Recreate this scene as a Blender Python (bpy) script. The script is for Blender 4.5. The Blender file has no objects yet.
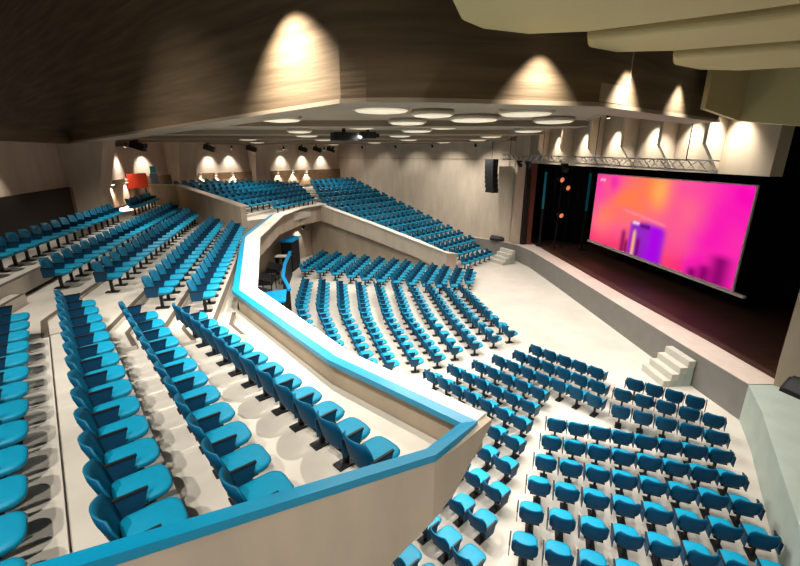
import bpy, bmesh, math, random
from mathutils import Vector, Matrix
random.seed(7)
S = bpy.context.scene
COL = S.collection

# ------------------------------------------------------------------ camera
CAM_Z = 7.3
F_PX = 420.0
PITCH = 17.0
cd = bpy.data.cameras.new('camera')
cam = bpy.data.objects.new('camera', cd)
COL.objects.link(cam)
cam.location = (0, 0, CAM_Z)
cam.rotation_euler = (math.radians(90 - PITCH), 0, 0)
cd.sensor_fit = 'HORIZONTAL'
cd.sensor_width = 36.0
cd.lens = F_PX / 800.0 * 36.0
cd.clip_start = 0.05
cd.clip_end = 300
S.camera = cam

# ------------------------------------------------------------------ world, exposure
w = bpy.data.worlds.new('hall_air')
S.world = w
w.use_nodes = True
bg = w.node_tree.nodes['Background']
bg.inputs[0].default_value = (1.0, 0.90, 0.78, 1)
bg.inputs[1].default_value = 0.10
S.view_settings.view_transform = 'Standard'
S.view_settings.look = 'None'
S.view_settings.gamma = 1.0
S.view_settings.use_curve_mapping = False
S.view_settings.exposure = 0.35

WARM = (1.0, 0.86, 0.66)
SOFT = (1.0, 0.94, 0.85)


def spot(loc, target, watts, angle=100, blend=0.6, color=SOFT, radius=0.12):
    l = bpy.data.lights.new('spot_beam', 'SPOT')
    l.energy = watts
    l.spot_size = math.radians(angle)
    l.spot_blend = blend
    l.color = color
    l.shadow_soft_size = radius
    o = bpy.data.objects.new('spot_beam', l)
    COL.objects.link(o)
    o.location = loc
    d = Vector(target) - Vector(loc)
    o.rotation_euler = d.to_track_quat('-Z', 'Y').to_euler()
    return o


# ------------------------------------------------------------------ materials
MAT = {}


def mat(name, col, rough=0.7, noise=0.0, scale=3.0, stretch=(1, 1, 1), bump=0.0, spec=0.3, emit=0.0, emitcol=None, metal=0.0, col2=None):
    m = bpy.data.materials.new(name)
    m.use_nodes = True
    nt = m.node_tree
    b = nt.nodes['Principled BSDF']
    b.inputs['Base Color'].default_value = (*col, 1)
    b.inputs['Roughness'].default_value = rough
    b.inputs['Metallic'].default_value = metal
    b.inputs['Specular IOR Level'].default_value = spec
    if emit:
        b.inputs['Emission Color'].default_value = (*(emitcol or col), 1)
        b.inputs['Emission Strength'].default_value = emit
    if noise or bump:
        tc = nt.nodes.new('ShaderNodeTexCoord')
        mp = nt.nodes.new('ShaderNodeMapping')
        mp.inputs['Scale'].default_value = stretch
        nz = nt.nodes.new('ShaderNodeTexNoise')
        nz.inputs['Scale'].default_value = scale
        nz.inputs['Detail'].default_value = 6
        nt.links.new(tc.outputs['Object'], mp.inputs['Vector'])
        nt.links.new(mp.outputs['Vector'], nz.inputs['Vector'])
        if noise:
            r = nt.nodes.new('ShaderNodeMapRange')
            r.inputs['From Min'].default_value = 0.3
            r.inputs['From Max'].default_value = 0.7
            nt.links.new(nz.outputs['Fac'], r.inputs['Value'])
            mx = nt.nodes.new('ShaderNodeMix')
            mx.data_type = 'RGBA'
            c2 = col2 or tuple(max(0, c * (1 - noise)) for c in col)
            mx.inputs['A'].default_value = (*col, 1)
            mx.inputs['B'].default_value = (*c2, 1)
            nt.links.new(r.outputs['Result'], mx.inputs['Factor'])
            nt.links.new(mx.outputs['Result'], b.inputs['Base Color'])
        if bump:
            bp = nt.nodes.new('ShaderNodeBump')
            bp.inputs['Strength'].default_value = bump
            bp.inputs['Distance'].default_value = 0.05
            nt.links.new(nz.outputs['Fac'], bp.inputs['Height'])
            nt.links.new(bp.outputs['Normal'], b.inputs['Normal'])
    MAT[name] = m
    return m


mat('floor_cream', (0.60, 0.56, 0.50), 0.55, 0.14, 0.9)
mat('terrace_cream', (0.58, 0.535, 0.465), 0.6, 0.16, 1.6)
mat('step_edge', (0.10, 0.08, 0.06), 0.7)
mat('concrete_beige', (0.42, 0.34, 0.25), 0.85, 0.25, 1.2, (1, 1, 0.35), 0.15)
mat('concrete_pale', (0.55, 0.46, 0.36), 0.85, 0.18, 2.0, (1, 1, 0.3), 0.1)
mat('cap_white', (0.74, 0.68, 0.60), 0.6, 0.08, 2.0)
mat('board_brown', (0.175, 0.118, 0.064), 0.9, 0.45, 1.4, (0.25, 0.25, 4.0), 0.5)
mat('soffit', (0.30, 0.23, 0.155), 0.55, 0.15, 0.7)
mat('dark_recess', (0.016, 0.010, 0.007), 0.9)
mat('band_brown', (0.20, 0.12, 0.065), 0.8, 0.3, 3.0)
mat('olive_panel', (0.56, 0.45, 0.22), 0.6, 0.10, 0.5)
mat('rail_blue', (0.0, 0.255, 0.46), 0.35, 0.06, 4.0, spec=0.5)
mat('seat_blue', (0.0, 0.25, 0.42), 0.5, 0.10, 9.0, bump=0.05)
mat('back_shaded', (0.0, 0.13, 0.24), 0.5, 0.12, 9.0, bump=0.05)  # seat blue made darker, the backrest's shade put into its colour
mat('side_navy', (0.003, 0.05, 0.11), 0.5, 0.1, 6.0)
mat('shell_shaded', (0.0, 0.068, 0.150), 0.55, 0.1, 6.0, spec=0.12)  # same seat blue again, darkened in colour for the shaded outer shell
mat('seat_black', (0.012, 0.012, 0.014), 0.5)
mat('black', (0.008, 0.008, 0.009), 0.7)
mat('curtain_black', (0.006, 0.006, 0.007), 0.95, 0.5, 3.0, (4, 4, 0.2), 0.4)
mat('stage_wood', (0.075, 0.034, 0.022), 0.55, 0.5, 1.5, (0.3, 6, 1))
mat('stage_grey', (0.20, 0.19, 0.175), 0.75, 0.12, 2.0)  # darkened in colour because the stage front faces away from the lamps
mat('jamb_wood', (0.17, 0.055, 0.028), 0.5, 0.4, 2.0, (6, 6, 0.4))
mat('step_pale', (0.52, 0.50, 0.44), 0.6, 0.1, 3.0)
mat('apron_pink', (0.62, 0.52, 0.46), 0.6, 0.1, 3.0)
mat('ledge_green', (0.42, 0.49, 0.44), 0.6, 0.15, 1.5)
mat('truss_metal', (0.42, 0.40, 0.38), 0.35, 0.1, 8.0, metal=0.6)
mat('lamp_glow', (1, 0.9, 0.72), 0.5, emit=2.6, emitcol=(1.0, 0.90, 0.72))
mat('dish_glow', (0.9, 0.8, 0.62), 0.5, 0.05, 3.0, emit=0.36, emitcol=(1.0, 0.84, 0.60))
mat('lamp_orange', (1, 0.3, 0.1), 0.5, emit=0.45, emitcol=(1.0, 0.33, 0.16))
mat('lamp_teal', (0.0, 0.2, 0.25), 0.5, emit=0.025, emitcol=(0.0, 0.5, 0.65))
mat('poster_red', (0.75, 0.06, 0.02), 0.6, 0.1, 5.0)
mat('booth_blue', (0.0, 0.30, 0.68), 0.45, 0.08, 4.0)
mat('banner_grey', (0.13, 0.17, 0.21), 0.7, 0.1, 5.0)
mat('banner_teal', (0.02, 0.28, 0.34), 0.7, 0.1, 5.0)
mat('screen_frame', (0.72, 0.66, 0.62), 0.6, 0.05, 5.0)


# ------------------------------------------------------------------ mesh helpers
def link(name, me, m=None, parent=None):
    o = bpy.data.objects.new(name, me)
    COL.objects.link(o)
    if m and not me.materials:
        me.materials.append(MAT[m])
    if parent is not None:
        o.parent = parent
    return o


def mesh_of(bm, name='mesh', smooth=False):
    bmesh.ops.recalc_face_normals(bm, faces=bm.faces)
    me = bpy.data.meshes.new(name)
    bm.to_mesh(me)
    bm.free()
    if smooth:
        for p in me.polygons:
            p.use_smooth = True
    return me


def add_prism(bm, poly, z0, z1):
    """poly: list of (x,y); z0,z1 numbers or per-vertex lists"""
    n = len(poly)
    a = z0 if isinstance(z0, (list, tuple)) else [z0] * n
    b = z1 if isinstance(z1, (list, tuple)) else [z1] * n
    lo = [bm.verts.new((p[0], p[1], a[i])) for i, p in enumerate(poly)]
    hi = [bm.verts.new((p[0], p[1], b[i])) for i, p in enumerate(poly)]
    bm.faces.new(lo[::-1])
    bm.faces.new(hi)
    for i in range(n):
        j = (i + 1) % n
        bm.faces.new((lo[i], lo[j], hi[j], hi[i]))


def add_box(bm, c, s, rz=0.0):
    cx, cy, cz = c
    hx, hy = s[0] / 2, s[1] / 2
    cr, sr = math.cos(rz), math.sin(rz)
    poly = [(cx + x * cr - y * sr, cy + x * sr + y * cr) for x, y in ((-hx, -hy), (hx, -hy), (hx, hy), (-hx, hy))]
    add_prism(bm, poly, cz - s[2] / 2, cz + s[2] / 2)


def add_bar(bm, a, b, r, n=6):
    a, b = Vector(a), Vector(b)
    d = (b - a).normalized()
    u = d.cross(Vector((0, 0, 1)))
    if u.length < 1e-3:
        u = Vector((1, 0, 0))
    u.normalize()
    v = d.cross(u)
    A, B = [], []
    for k in range(n):
        t = 2 * math.pi * k / n
        off = u * math.cos(t) * r + v * math.sin(t) * r
        A.append(bm.verts.new(a + off))
        B.append(bm.verts.new(b + off))
    bm.faces.new(A[::-1])
    bm.faces.new(B)
    for k in range(n):
        j = (k + 1) % n
        bm.faces.new((A[k], A[j], B[j], B[k]))


def add_lathe(bm, c, prof, n=20):
    """prof: list of (r,z) from bottom to top"""
    rings = []
    for r, z in prof:
        rings.append([bm.verts.new((c[0] + r * math.cos(2 * math.pi * k / n), c[1] + r * math.sin(2 * math.pi * k / n), c[2] + z)) for k in range(n)])
    for a, b in zip(rings, rings[1:]):
        for k in range(n):
            j = (k + 1) % n
            bm.faces.new((a[k], a[j], b[j], b[k]))
    bm.faces.new(rings[0][::-1])
    bm.faces.new(rings[-1])


def prism(name, poly, z0, z1, m, parent=None, kind=None):
    bm = bmesh.new()
    add_prism(bm, poly, z0, z1)
    o = link(name, mesh_of(bm, name), m, parent)
    if kind:
        o['kind'] = kind
    return o


def box(name, c, s, m, parent=None, rz=0.0):
    bm = bmesh.new()
    add_box(bm, c, s, rz)
    return link(name, mesh_of(bm, name), m, parent)


def struct(o):
    o['kind'] = 'structure'
    return o


def thing(name, label, cat, loc=(0, 0, 0), rz=0.0, group=None):
    o = bpy.data.objects.new(name, None)
    COL.objects.link(o)
    o.empty_display_size = 0.1
    o.location = loc
    o.rotation_euler = (0, 0, rz)
    o['label'] = label
    o['category'] = cat
    if group:
        o['group'] = group
    return o


def tag(o, label, cat, group=None):
    o['label'] = label
    o['category'] = cat
    if group:
        o['group'] = group
    return o


def strip(path, d0, d1):
    """polygon around an open polyline offset by d0..d1 to its left normal"""
    def off(dd):
        out = []
        n = len(path)
        for i, p in enumerate(path):
            d = dd[i] if isinstance(dd, (list, tuple)) else dd
            P = Vector(p[:2])
            if i == 0:
                t = (Vector(path[1][:2]) - P).normalized()
                nn = Vector((-t.y, t.x))
                out.append(P + nn * d)
            elif i == n - 1:
                t = (P - Vector(path[i - 1][:2])).normalized()
                nn = Vector((-t.y, t.x))
                out.append(P + nn * d)
            else:
                t0 = (P - Vector(path[i - 1][:2])).normalized()
                t1 = (Vector(path[i + 1][:2]) - P).normalized()
                n0, n1 = Vector((-t0.y, t0.x)), Vector((-t1.y, t1.x))
                b = (n0 + n1).normalized()
                out.append(P + b * (d / max(0.3, b.dot(n0))))
        return out
    return off(d0), off(d1)


def strip_mesh(bm, path, d0, d1, z0, z1):
    """a wall/slab following an open polyline; z0/z1 numbers or per-vertex lists"""
    A, B = strip(path, d0, d1)
    n = len(path)
    lo = z0 if isinstance(z0, (list, tuple)) else [z0] * n
    hi = z1 if isinstance(z1, (list, tuple)) else [z1] * n
    a0 = [bm.verts.new((p.x, p.y, lo[i])) for i, p in enumerate(A)]
    a1 = [bm.verts.new((p.x, p.y, hi[i])) for i, p in enumerate(A)]
    b0 = [bm.verts.new((p.x, p.y, lo[i])) for i, p in enumerate(B)]
    b1 = [bm.verts.new((p.x, p.y, hi[i])) for i, p in enumerate(B)]
    for i in range(n - 1):
        bm.faces.new((a0[i], a0[i + 1], a1[i + 1], a1[i]))
        bm.faces.new((b0[i], b1[i], b1[i + 1], b0[i + 1]))
        bm.faces.new((a1[i], a1[i + 1], b1[i + 1], b1[i]))
        bm.faces.new((a0[i], b0[i], b0[i + 1], a0[i + 1]))
    bm.faces.new((a0[0], a1[0], b1[0], b0[0]))
    bm.faces.new((a0[-1], b0[-1], b1[-1], a1[-1]))


def wall(name, path, d0, d1, z0, z1, m, parent=None):
    bm = bmesh.new()
    strip_mesh(bm, path, d0, d1, z0, z1)
    o = link(name, mesh_of(bm, name), m, parent)
    return o if parent is not None else struct(o)


def lines_meet(na, oa, nb, ob):
    det = na[0] * nb[1] - na[1] * nb[0]
    return ((oa * nb[1] - ob * na[1]) / det, (na[0] * ob - nb[0] * oa) / det)


def nrm(deg):
    return (math.cos(math.radians(deg)), math.sin(math.radians(deg)))


# seating fan: facing directions (degrees) of its segments
N_NEAR, N_MID, N_FMID, N_FAR = nrm(40), nrm(15.5), nrm(-18), nrm(-40)

# ================================================================== SETTING
# main floor
struct(prism('floor', [(-14, -4), (9.9, -4), (9.9, 34), (2, 44), (-14, 44)], -0.3, 0.0, 'floor_cream'))

# ---- stage
STAGE_Z = 1.15
stage_front = [(9.75, 10.4), (9.55, 13.0), (9.3, 18.0), (9.05, 23.0), (8.75, 27.5), (8.35, 29.2), (7.2, 31.0), (5.6, 32.2)]
side_wall = [(9.75, 10.4), (9.05, 9.1), (7.75, 7.05), (6.4, 4.9), (4.6, 2.0)]
bm = bmesh.new()
add_prism(bm, stage_front + [(5.6, 36), (22, 36), (22, 10.4)], 0.0, STAGE_Z - 0.004)
struct(link('floor_stage_platform', mesh_of(bm), 'stage_grey'))
apron = prism('floor_stage_apron', stage_front + [(8.6, 36), (9.6, 29.4), (9.95, 23), (10.2, 18), (10.6, 13.0), (10.7, 10.4)], STAGE_Z - 0.004, STAGE_Z + 0.02, 'apron_pink')
struct(apron)
struct(prism('floor_stage', [(10.7, 10.4), (10.6, 13.0), (10.2, 18), (9.95, 23), (9.6, 29.4), (8.6, 36), (22, 36), (22, 10.4)], STAGE_Z - 0.002, STAGE_Z + 0.015, 'stage_wood'))
struct(prism('floor_side_ledge', side_wall[::-1] + [(22, 10.4), (22, 2.0)], 0.0, STAGE_Z - 0.006, 'ledge_green'))

# stage house: black box
struct(box('wall_stage_back', (18.2, 20.5, 5.5), (0.3, 32, 9.0), 'curtain_black'))
struct(box('wall_stage_far', (14.5, 33.5, 5.5), (8.5, 0.3, 9.0), 'curtain_black'))
struct(box('wall_stage_near', (14.6, 8.2, 5.5), (7.5, 0.3, 9.0), 'curtain_black'))
struct(box('ceiling_stage', (14.2, 23.4, 8.9), (8.3, 26.4, 0.2), 'black'))

# proscenium header with fins
SOF = 8.2
header = wall('wall_header', [(9.65, 11.3), (9.55, 13.0), (9.3, 18.0), (9.05, 23.0), (8.7, 29.5)], -0.0, -0.35, 6.75, 9.3, 'concrete_beige')
for (x, y) in ((9.5, 13.1), (9.42, 15.2), (9.32, 17.5), (9.2, 20.2), (9.05, 23.2), (8.9, 26.4)):
    prism('fin', [(x - 0.75, y - 0.30), (x - 0.70, y - 0.38), (x + 0.05, y - 0.06), (x + 0.05, y + 0.06)], [7.6, 7.6, 6.8, 6.8], 9.29, 'concrete_pale', header)

# jamb beside the stage (far side)
trim = thing('trim_1', 'dark red wood jamb', 'trim', (8.6, 29.6, STAGE_Z))
del trim['label'], trim['category']
trim['kind'] = 'structure'
box('jamb_panel', (0.55, 0.25, 2.85), (0.35, 0.7, 5.65), 'jamb_wood', trim)
box('jamb_panel', (0.15, 0.0, 2.85), (0.25, 0.5, 5.65), 'dark_recess', trim)
box('jamb_post', (-0.30, 0.35, 3.0), (0.55, 0.6, 5.9), 'concrete_pale', trim)

# near stage pier
struct(prism('wall_stage_pier', [(10.42, 10.38), (11.9, 11.9), (13.5, 11.2), (11.4, 9.35)], STAGE_Z - 0.01, 9.0, 'concrete_beige'))

# ---- far side wall and rear walls
FAR_A, FAR_B = (8.0, 30.3), (-6.15, 43.6)
FR_C = lines_meet(N_FAR, N_FAR[0] * FAR_B[0] + N_FAR[1] * FAR_B[1], N_FMID, -24.8)
MID_C = lines_meet(N_FMID, -24.8, N_MID, -8.9)
tM = (-N_MID[1], N_MID[0])
MID_D = (N_MID[0] * -8.9 + tM[0] * 4, N_MID[1] * -8.9 + tM[1] * 4)
wall('wall_far', [FAR_A, FAR_B], 0, -0.4, 0.0, SOF, 'concrete_pale')
wall('wall_far_upper', [(9.35, 29.15), (8.6, 29.75), (5.3, 32.9)], 0.0, -0.2, 6.9, 9.35, 'concrete_pale')
wall('trim_2', [(FAR_A[0] - 0.3, FAR_A[1] + 0.28), FAR_B], 0.0, 0.10, 6.95, 7.03, 'concrete_beige')
LOW, BAND = 5.35, 6.05
rear_path = [FAR_B, FR_C, MID_C, MID_D]
wall('wall_rear', rear_path, 0, -0.4, 3.2, SOF, 'concrete_pale')
wall('trim_7', [MID_C, MID_D], 0.0, 0.6, 7.74, SOF - 0.005, 'board_brown')
wall('trim_3', rear_path, 0.0, 0.22, 4.6, 5.95, 'band_brown')

# soffit of the lower ceiling and the deep board-marked bulkhead round it
VL = (-0.85, 7.42)
VM = (1.2, 7.55)
VR = (3.5, 8.0)
LFAR = (-27.0, 29.8)
RFAR = (18.0, 19.3)
soffit = struct(prism('ceiling', [LFAR, (-0.98, 7.57), (-0.55, 7.44), (0.05, 7.42), (0.6, 7.47), (1.2, 7.58), VR, (4.3, 8.6), (5.6, 14.0), (5.7, 29.0), (8.4, 30.6), (9.6, 34), (9.6, 52), (-27, 52)], SOF, SOF + 0.3, 'soffit'))
CORNER = [(-0.98, 7.53), (-0.55, 7.40), (0.05, 7.38), (0.6, 7.43)]
bulk = wall('wall_bulkhead', [LFAR] + CORNER + [VM, VR, (8.35, 11.78)], 0.0, 0.5, [7.45] + [SOF - 0.02] * 7, 17.5, 'board_brown')
# rounded lip under the bulkhead
wall('trim_4', [LFAR] + CORNER + [VM, VR, (8.35, 11.78)], -0.03, 0.75, [7.38] + [SOF - 0.09] * 7, [7.45] + [SOF - 0.02] * 7, 'soffit')
struct(prism('ceiling_upper', [(-30, -8), (24, -8), (24, 30), (-30, 32)], 17.5, 17.8, 'soffit'))

struct(prism('ceiling_slot', [(3.9, 8.6), (8.0, 11.7), (9.9, 11.4), (9.9, 32), (5.4, 32), (5.4, 14)], 9.3, 9.5, 'soffit'))
wall('trim_8', [(4.3, 8.6), (5.6, 14.0), (5.7, 29.0)], 0.0, 0.12, SOF - 0.02, 9.3, 'soffit')
# soffit ribs: stepped ceiling bands running across the hall
for i, (ya, xa, xb) in enumerate(((12.8, -5.4, 5.2), (17.5, -10.8, 5.5), (22.5, -16.6, 5.5), (28.0, -19.0, 5.5), (34.0, -17, 3.0))):
    b = box('ceiling_rib', (0, 0, 0), (xb - xa, 0.9, 0.16), 'soffit', soffit)
    b.location = ((xa + xb) / 2, ya, SOF - 0.075)

# acoustic panels above the side
def olive_panel(pts, z, label):
    bm = bmesh.new()
    add_prism(bm, pts, z, z + 0.28)
    bmesh.ops.recalc_face_normals(bm, faces=bm.faces)
    ed = [e for e in bm.edges if all(abs(v.co.z - z) < 1e-4 for v in e.verts)]
    bmesh.ops.bevel(bm, geom=ed, offset=0.10, segments=4, profile=0.5, affect='EDGES')
    o = link('ceiling_acoustic_panel', mesh_of(bm), 'olive_panel')
    tag(o, label, 'ceiling panel', 'olive acoustic panels')
    return o


olive_panel([(0.55, 4.6), (0.60, 5.7), (0.80, 6.4), (1.15, 6.8), (1.9, 7.08), (2.75, 6.95), (4.4, 6.0), (6.8, 4.4), (6.8, 2.2), (1.0, 2.2)], 9.0, 'broad olive ceiling panel with rounded corner, above the dark bulkhead')
olive_panel([(2.78, 7.05), (3.0, 7.55), (3.6, 7.9), (4.5, 7.8), (7.0, 6.7), (9.5, 5.2), (9.5, 3.6), (6.9, 4.6), (4.5, 6.15)], 8.93, 'middle olive ceiling panel overlapping behind the broad rounded one')
olive_panel([(4.6, 7.9), (5.0, 8.55), (5.75, 9.0), (6.6, 9.1), (10.5, 7.6), (12.0, 5.5), (9.6, 5.4), (7.1, 6.85)], 8.86, 'smallest olive ceiling panel, next to the stage end pier')
hp = wall('acoustic_side_panel', [(6.9, 10.4), (8.65, 11.55), (9.95, 9.75), (10.6, 8.6)], 0.0, -0.10, [8.3, 8.12, 7.80, 7.7], [9.7, 9.7, 9.7, 9.7], 'olive_panel')
del hp['kind']
tag(hp, 'upright olive panel hung against the bulkhead beside the stage', 'ceiling panel')

# ---- balcony terraces
# rows from front to back: near-offset, mid-offset, floor level
ROWS = [(1.80, -2.29, 3.62), (0.79, -3.25, 3.76), (-0.12, -4.65, 3.92), (-1.10, -5.97, 3.98), (-2.15, -7.25, 4.45)]
FRONT_Z = 3.42
tN = (-0.643, 0.766)
# near cut line of the balcony (the wall facing the camera)
RAIL = [(-7.0, -1.30), (-4.5, 0.45), (-2.2, 2.05), (0.36, 3.87), (0.95, 4.71), (-1.15, 6.55), (-4.2, 10.3), (-6.65, 17.7), (-7.45, 24.6), (-7.0, 28.2), (-5.75, 30.7)]
RAIL_H = [5.75, 5.25, 4.75, 4.15, 3.95, 3.95, 3.95, 3.95, 3.95, 3.95, 3.95]
RAIL_Z = 3.95


def cut_at(na, oa, x0, y0, x1, y1):
    dx, dy = x1 - x0, y1 - y0
    t = (oa - na[0] * x0 - na[1] * y0) / (na[0] * dx + na[1] * dy)
    return (x0 + t * dx, y0 + t * dy)


DIV = [(-7.45, 19.75), (-10.3, 22.5), (-13.1, 25.2), (-14.6, 25.0)]    # dividing wall at the end of the middle block


def terrace_line(oN, oM):
    a = cut_at(N_NEAR, oN, -7.09, -1.18, 0.29, 3.99)
    k = lines_meet(N_NEAR, oN, N_MID, oM)
    b = cut_at(N_MID, oM, -7.45, 19.75, -13.1, 25.2)
    return [a, k, b]


edges_ = []
for i, (oN, oM, z) in enumerate(ROWS):
    edges_.append((oN - 0.28, oM - 0.28))
edges_[-1] = (-4.4, -9.1)
for i, (oN, oM, z) in enumerate(ROWS):
    back = terrace_line(*edges_[i])
    if i == 0:
        front = [(0.15, 4.12), (0.62, 4.72), (-1.25, 6.35), (-4.32, 10.12), (-6.75, 17.6), (-7.3, 19.6)]
        mid = terrace_line(oN + 0.72, oM + 0.62)
        poly = terrace_line(oN - 0.28, oM - 0.28) + mid[::-1]
        o = prism('floor_terrace', poly, z - 0.3, z, 'terrace_cream')
        struct(o)
        o2 = prism('floor_balcony', [mid[0], (0.27, 3.97), (0.88, 4.74), (-1.2, 6.58), (-4.28, 10.34), (-6.70, 17.7), (-7.30, 19.6), mid[2], mid[1]], FRONT_Z - 0.3, FRONT_Z, 'terrace_cream')
        struct(o2)
        fr = mid
    else:
        fr = terrace_line(*edges_[i - 1])
        o = struct(prism('floor_terrace', back + fr[::-1], z - 0.4, z, 'terrace_cream'))
    # dark nosing strip at the step edge
    k0 = (fr[1][0] * 0.86 + fr[0][0] * 0.14, fr[1][1] * 0.86 + fr[0][1] * 0.14)
    nose = prism('step_nosing', [k0, fr[1], fr[2], (fr[2][0] - 0.10, fr[2][1] - 0.03), (fr[1][0] - 0.10, fr[1][1] - 0.05), (k0[0] - 0.09, k0[1] - 0.07)], z, z + 0.006, 'step_edge', o)

# half steps in the aisle between the near and the middle block
for i in range(len(ROWS)):
    oN, oM, z = ROWS[i]
    if i == 0:
        fr = terrace_line(oN + 0.72, oM + 0.62)
        zl = FRONT_Z
    else:
        fr = terrace_line(*edges_[i - 1])
        zl = ROWS[i - 1][2]
    kx, ky = fr[1]
    hz = (z - zl) / 2
    a0 = (kx - tN[0] * 0.85, ky - tN[1] * 0.85)
    b0 = (kx + tM[0] * 0.85, ky + tM[1] * 0.85)
    out_ = [(a0[0] + N_NEAR[0] * 0.34, a0[1] + N_NEAR[1] * 0.34), (kx + 0.31, ky + 0.16), (b0[0] + N_MID[0] * 0.34, b0[1] + N_MID[1] * 0.34)]
    st_ = struct(prism('floor_aisle_step', [a0, (kx, ky), b0, out_[2], out_[1], out_[0]], zl, zl + hz, 'terrace_cream'))
    inn = [(p[0] - N_MID[0] * 0.09, p[1] - N_MID[1] * 0.09) for p in out_]
    prism('step_nosing', out_ + inn[::-1], zl + hz, zl + hz + 0.006, 'step_edge', st_)

# parapet: white cap, blue coping rail, outer wall
parapet = wall('wall_parapet', RAIL[4:], 0.0, -0.30, [3.38, 2.9, 2.75, 2.75, 2.75, 2.75, 2.75], RAIL_Z - 0.06, 'concrete_beige')
bm = bmesh.new()
strip_mesh(bm, RAIL[4:], -0.02, [-0.32, -0.36, -0.50, -0.66, -0.66, -0.6, -0.55], RAIL_Z - 0.06, RAIL_Z - 0.015)
link('cap', mesh_of(bm), 'cap_white', parapet)
bm = bmesh.new()
strip_mesh(bm, RAIL[:9], [0.08, 0.08, 0.08, 0.09, 0.12, 0.13, 0.12, 0.09, 0.07], -0.05, [h - 0.07 for h in RAIL_H[:9]], [h + 0.02 for h in RAIL_H[:9]])
bmesh.ops.recalc_face_normals(bm, faces=bm.faces)
link('coping_rail', mesh_of(bm), 'rail_blue', parapet)
# outer wall facing the camera: bottom edge rises to a prow at the tip
bm = bmesh.new()
pts = [((1.24, 4.88), 3.82, 3.89), ((0.67, 4.18), 3.32, 3.98), ((0.38, 3.83), 3.25, 4.09), ((-0.16, 3.44), 3.0, 4.2), ((-2.2, 2.01), 2.1, 4.69), ((-4.5, 0.41), 1.1, 5.19), ((-7.0, -1.34), 0.0, 5.69)]
fr_t, fr_b, bk_t, bk_b = [], [], [], []
for p, zb, zt in pts:
    fr_t.append(bm.verts.new((p[0], p[1], zt)))
    fr_b.append(bm.verts.new((p[0], p[1], zb)))
    q = (p[0] - 0.09, p[1] + 0.11)
    bk_t.append(bm.verts.new((q[0], q[1], zt)))
    bk_b.append(bm.verts.new((q[0], q[1], zb)))
for i in range(len(pts) - 1):
    bm.faces.new((fr_t[i], fr_t[i + 1], fr_b[i + 1], fr_b[i]))
    bm.faces.new((bk_t[i], bk_b[i], bk_b[i + 1], bk_t[i + 1]))
    bm.faces.new((fr_t[i], bk_t[i], bk_t[i + 1], fr_t[i + 1]))
    bm.faces.new((fr_b[i], fr_b[i + 1], bk_b[i + 1], bk_b[i]))
bm.faces.new((fr_t[0], fr_b[0], bk_b[0], bk_t[0]))
bm.faces.new((fr_t[-1], bk_t[-1], bk_b[-1], fr_b[-1]))
struct(link('wall_outer', mesh_of(bm), 'concrete_pale'))
# recessed wall below the balcony round the pit
wall('wall_pit', [(-2.6, 6.6), (-5.2, 10.2), (-7.7, 17.6), (-8.5, 24.6), (-8.0, 28.6), (-6.6, 31.2)], 0.0, 0.25, 0.0, 3.15, 'concrete_beige')
# balcony underside
struct(prism('ceiling_balcony', [(-1.4, 5.7), (-4.3, 10.1), (-6.8, 17.5), (-7.6, 24.6), (-7.02, 28.1), (-5.85, 30.5), (-12, 34), (-13, 12), (-9, 2.0), (-3.2, 3.4)], 2.70, 3.02, 'concrete_beige'))

# dividing wall beside the middle block
wall('wall_divider', DIV, 0.0, -0.28, 3.2, [4.95, 5.25, 5.55, 5.6], 'concrete_beige')
wall('trim_5', DIV, 0.03, -0.42, [4.95, 5.25, 5.55, 5.6], [5.0, 5.3, 5.6, 5.65], 'concrete_pale')

# far-middle terraces
FM = []
for k in range(8):
    FM.append((-16.1 - 1.03 * k, 3.72 + 0.155 * k))
FARN = 16
FB0, FBP = -14.35, 1.04


def far_level(o):
    t = (FB0 - o) / (FBP * 15)
    return max(0.0, t * 4.45)


for k, (o, z) in enumerate(FM):
    b = o - 0.30 if k < 7 else -25.0
    f = (FM[k - 1][0] - 0.30) if k else -14.9
    zf = z
    # split between the divider wall and the far block
    A0 = cut_at(N_FMID, f, -7.45, 20.1, -14.6, 26.2) if k else (-7.5, 25.0)
    A1 = cut_at(N_FMID, b, -7.45, 20.1, -14.6, 26.2)
    B0 = cut_at(N_FMID, f, -5.75, 30.75, -11.9, 46.0)
    B1 = cut_at(N_FMID, b, -5.75, 30.75, -11.9, 46.0)
    poly = [A0, B0, B1, A1]
    struct(prism('floor_terrace', poly, zf - 0.5, zf, 'terrace_cream'))

# far block terraces (descending from the balcony to the main floor)
FP = [(-6.0, 30.9), (3.1, 26.6)]                # near ends of its rows (under the far parapet)
for k in range(16):
    o = FB0 - FBP * k
    z = far_level(o)
    if z < 0.02:
        continue
    f, b = o + FBP - 0.30, o - 0.30
    if k == 15:
        b -= 1.6
    def near_end(off):
        if off > -24.4:
            return cut_at(N_FAR, off, -5.95, 30.95, 3.1, 26.7)
        return cut_at(N_FAR, off, -5.75, 30.75, -11.9, 46.0)
    def far_end(off):
        return cut_at(N_FAR, off, FAR_A[0], FAR_A[1], FAR_B[0], FAR_B[1])
    struct(prism('floor_terrace', [near_end(f), far_end(f), far_end(b), near_end(b)], max(0.0, z - 0.35), z, 'terrace_cream'))
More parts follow.
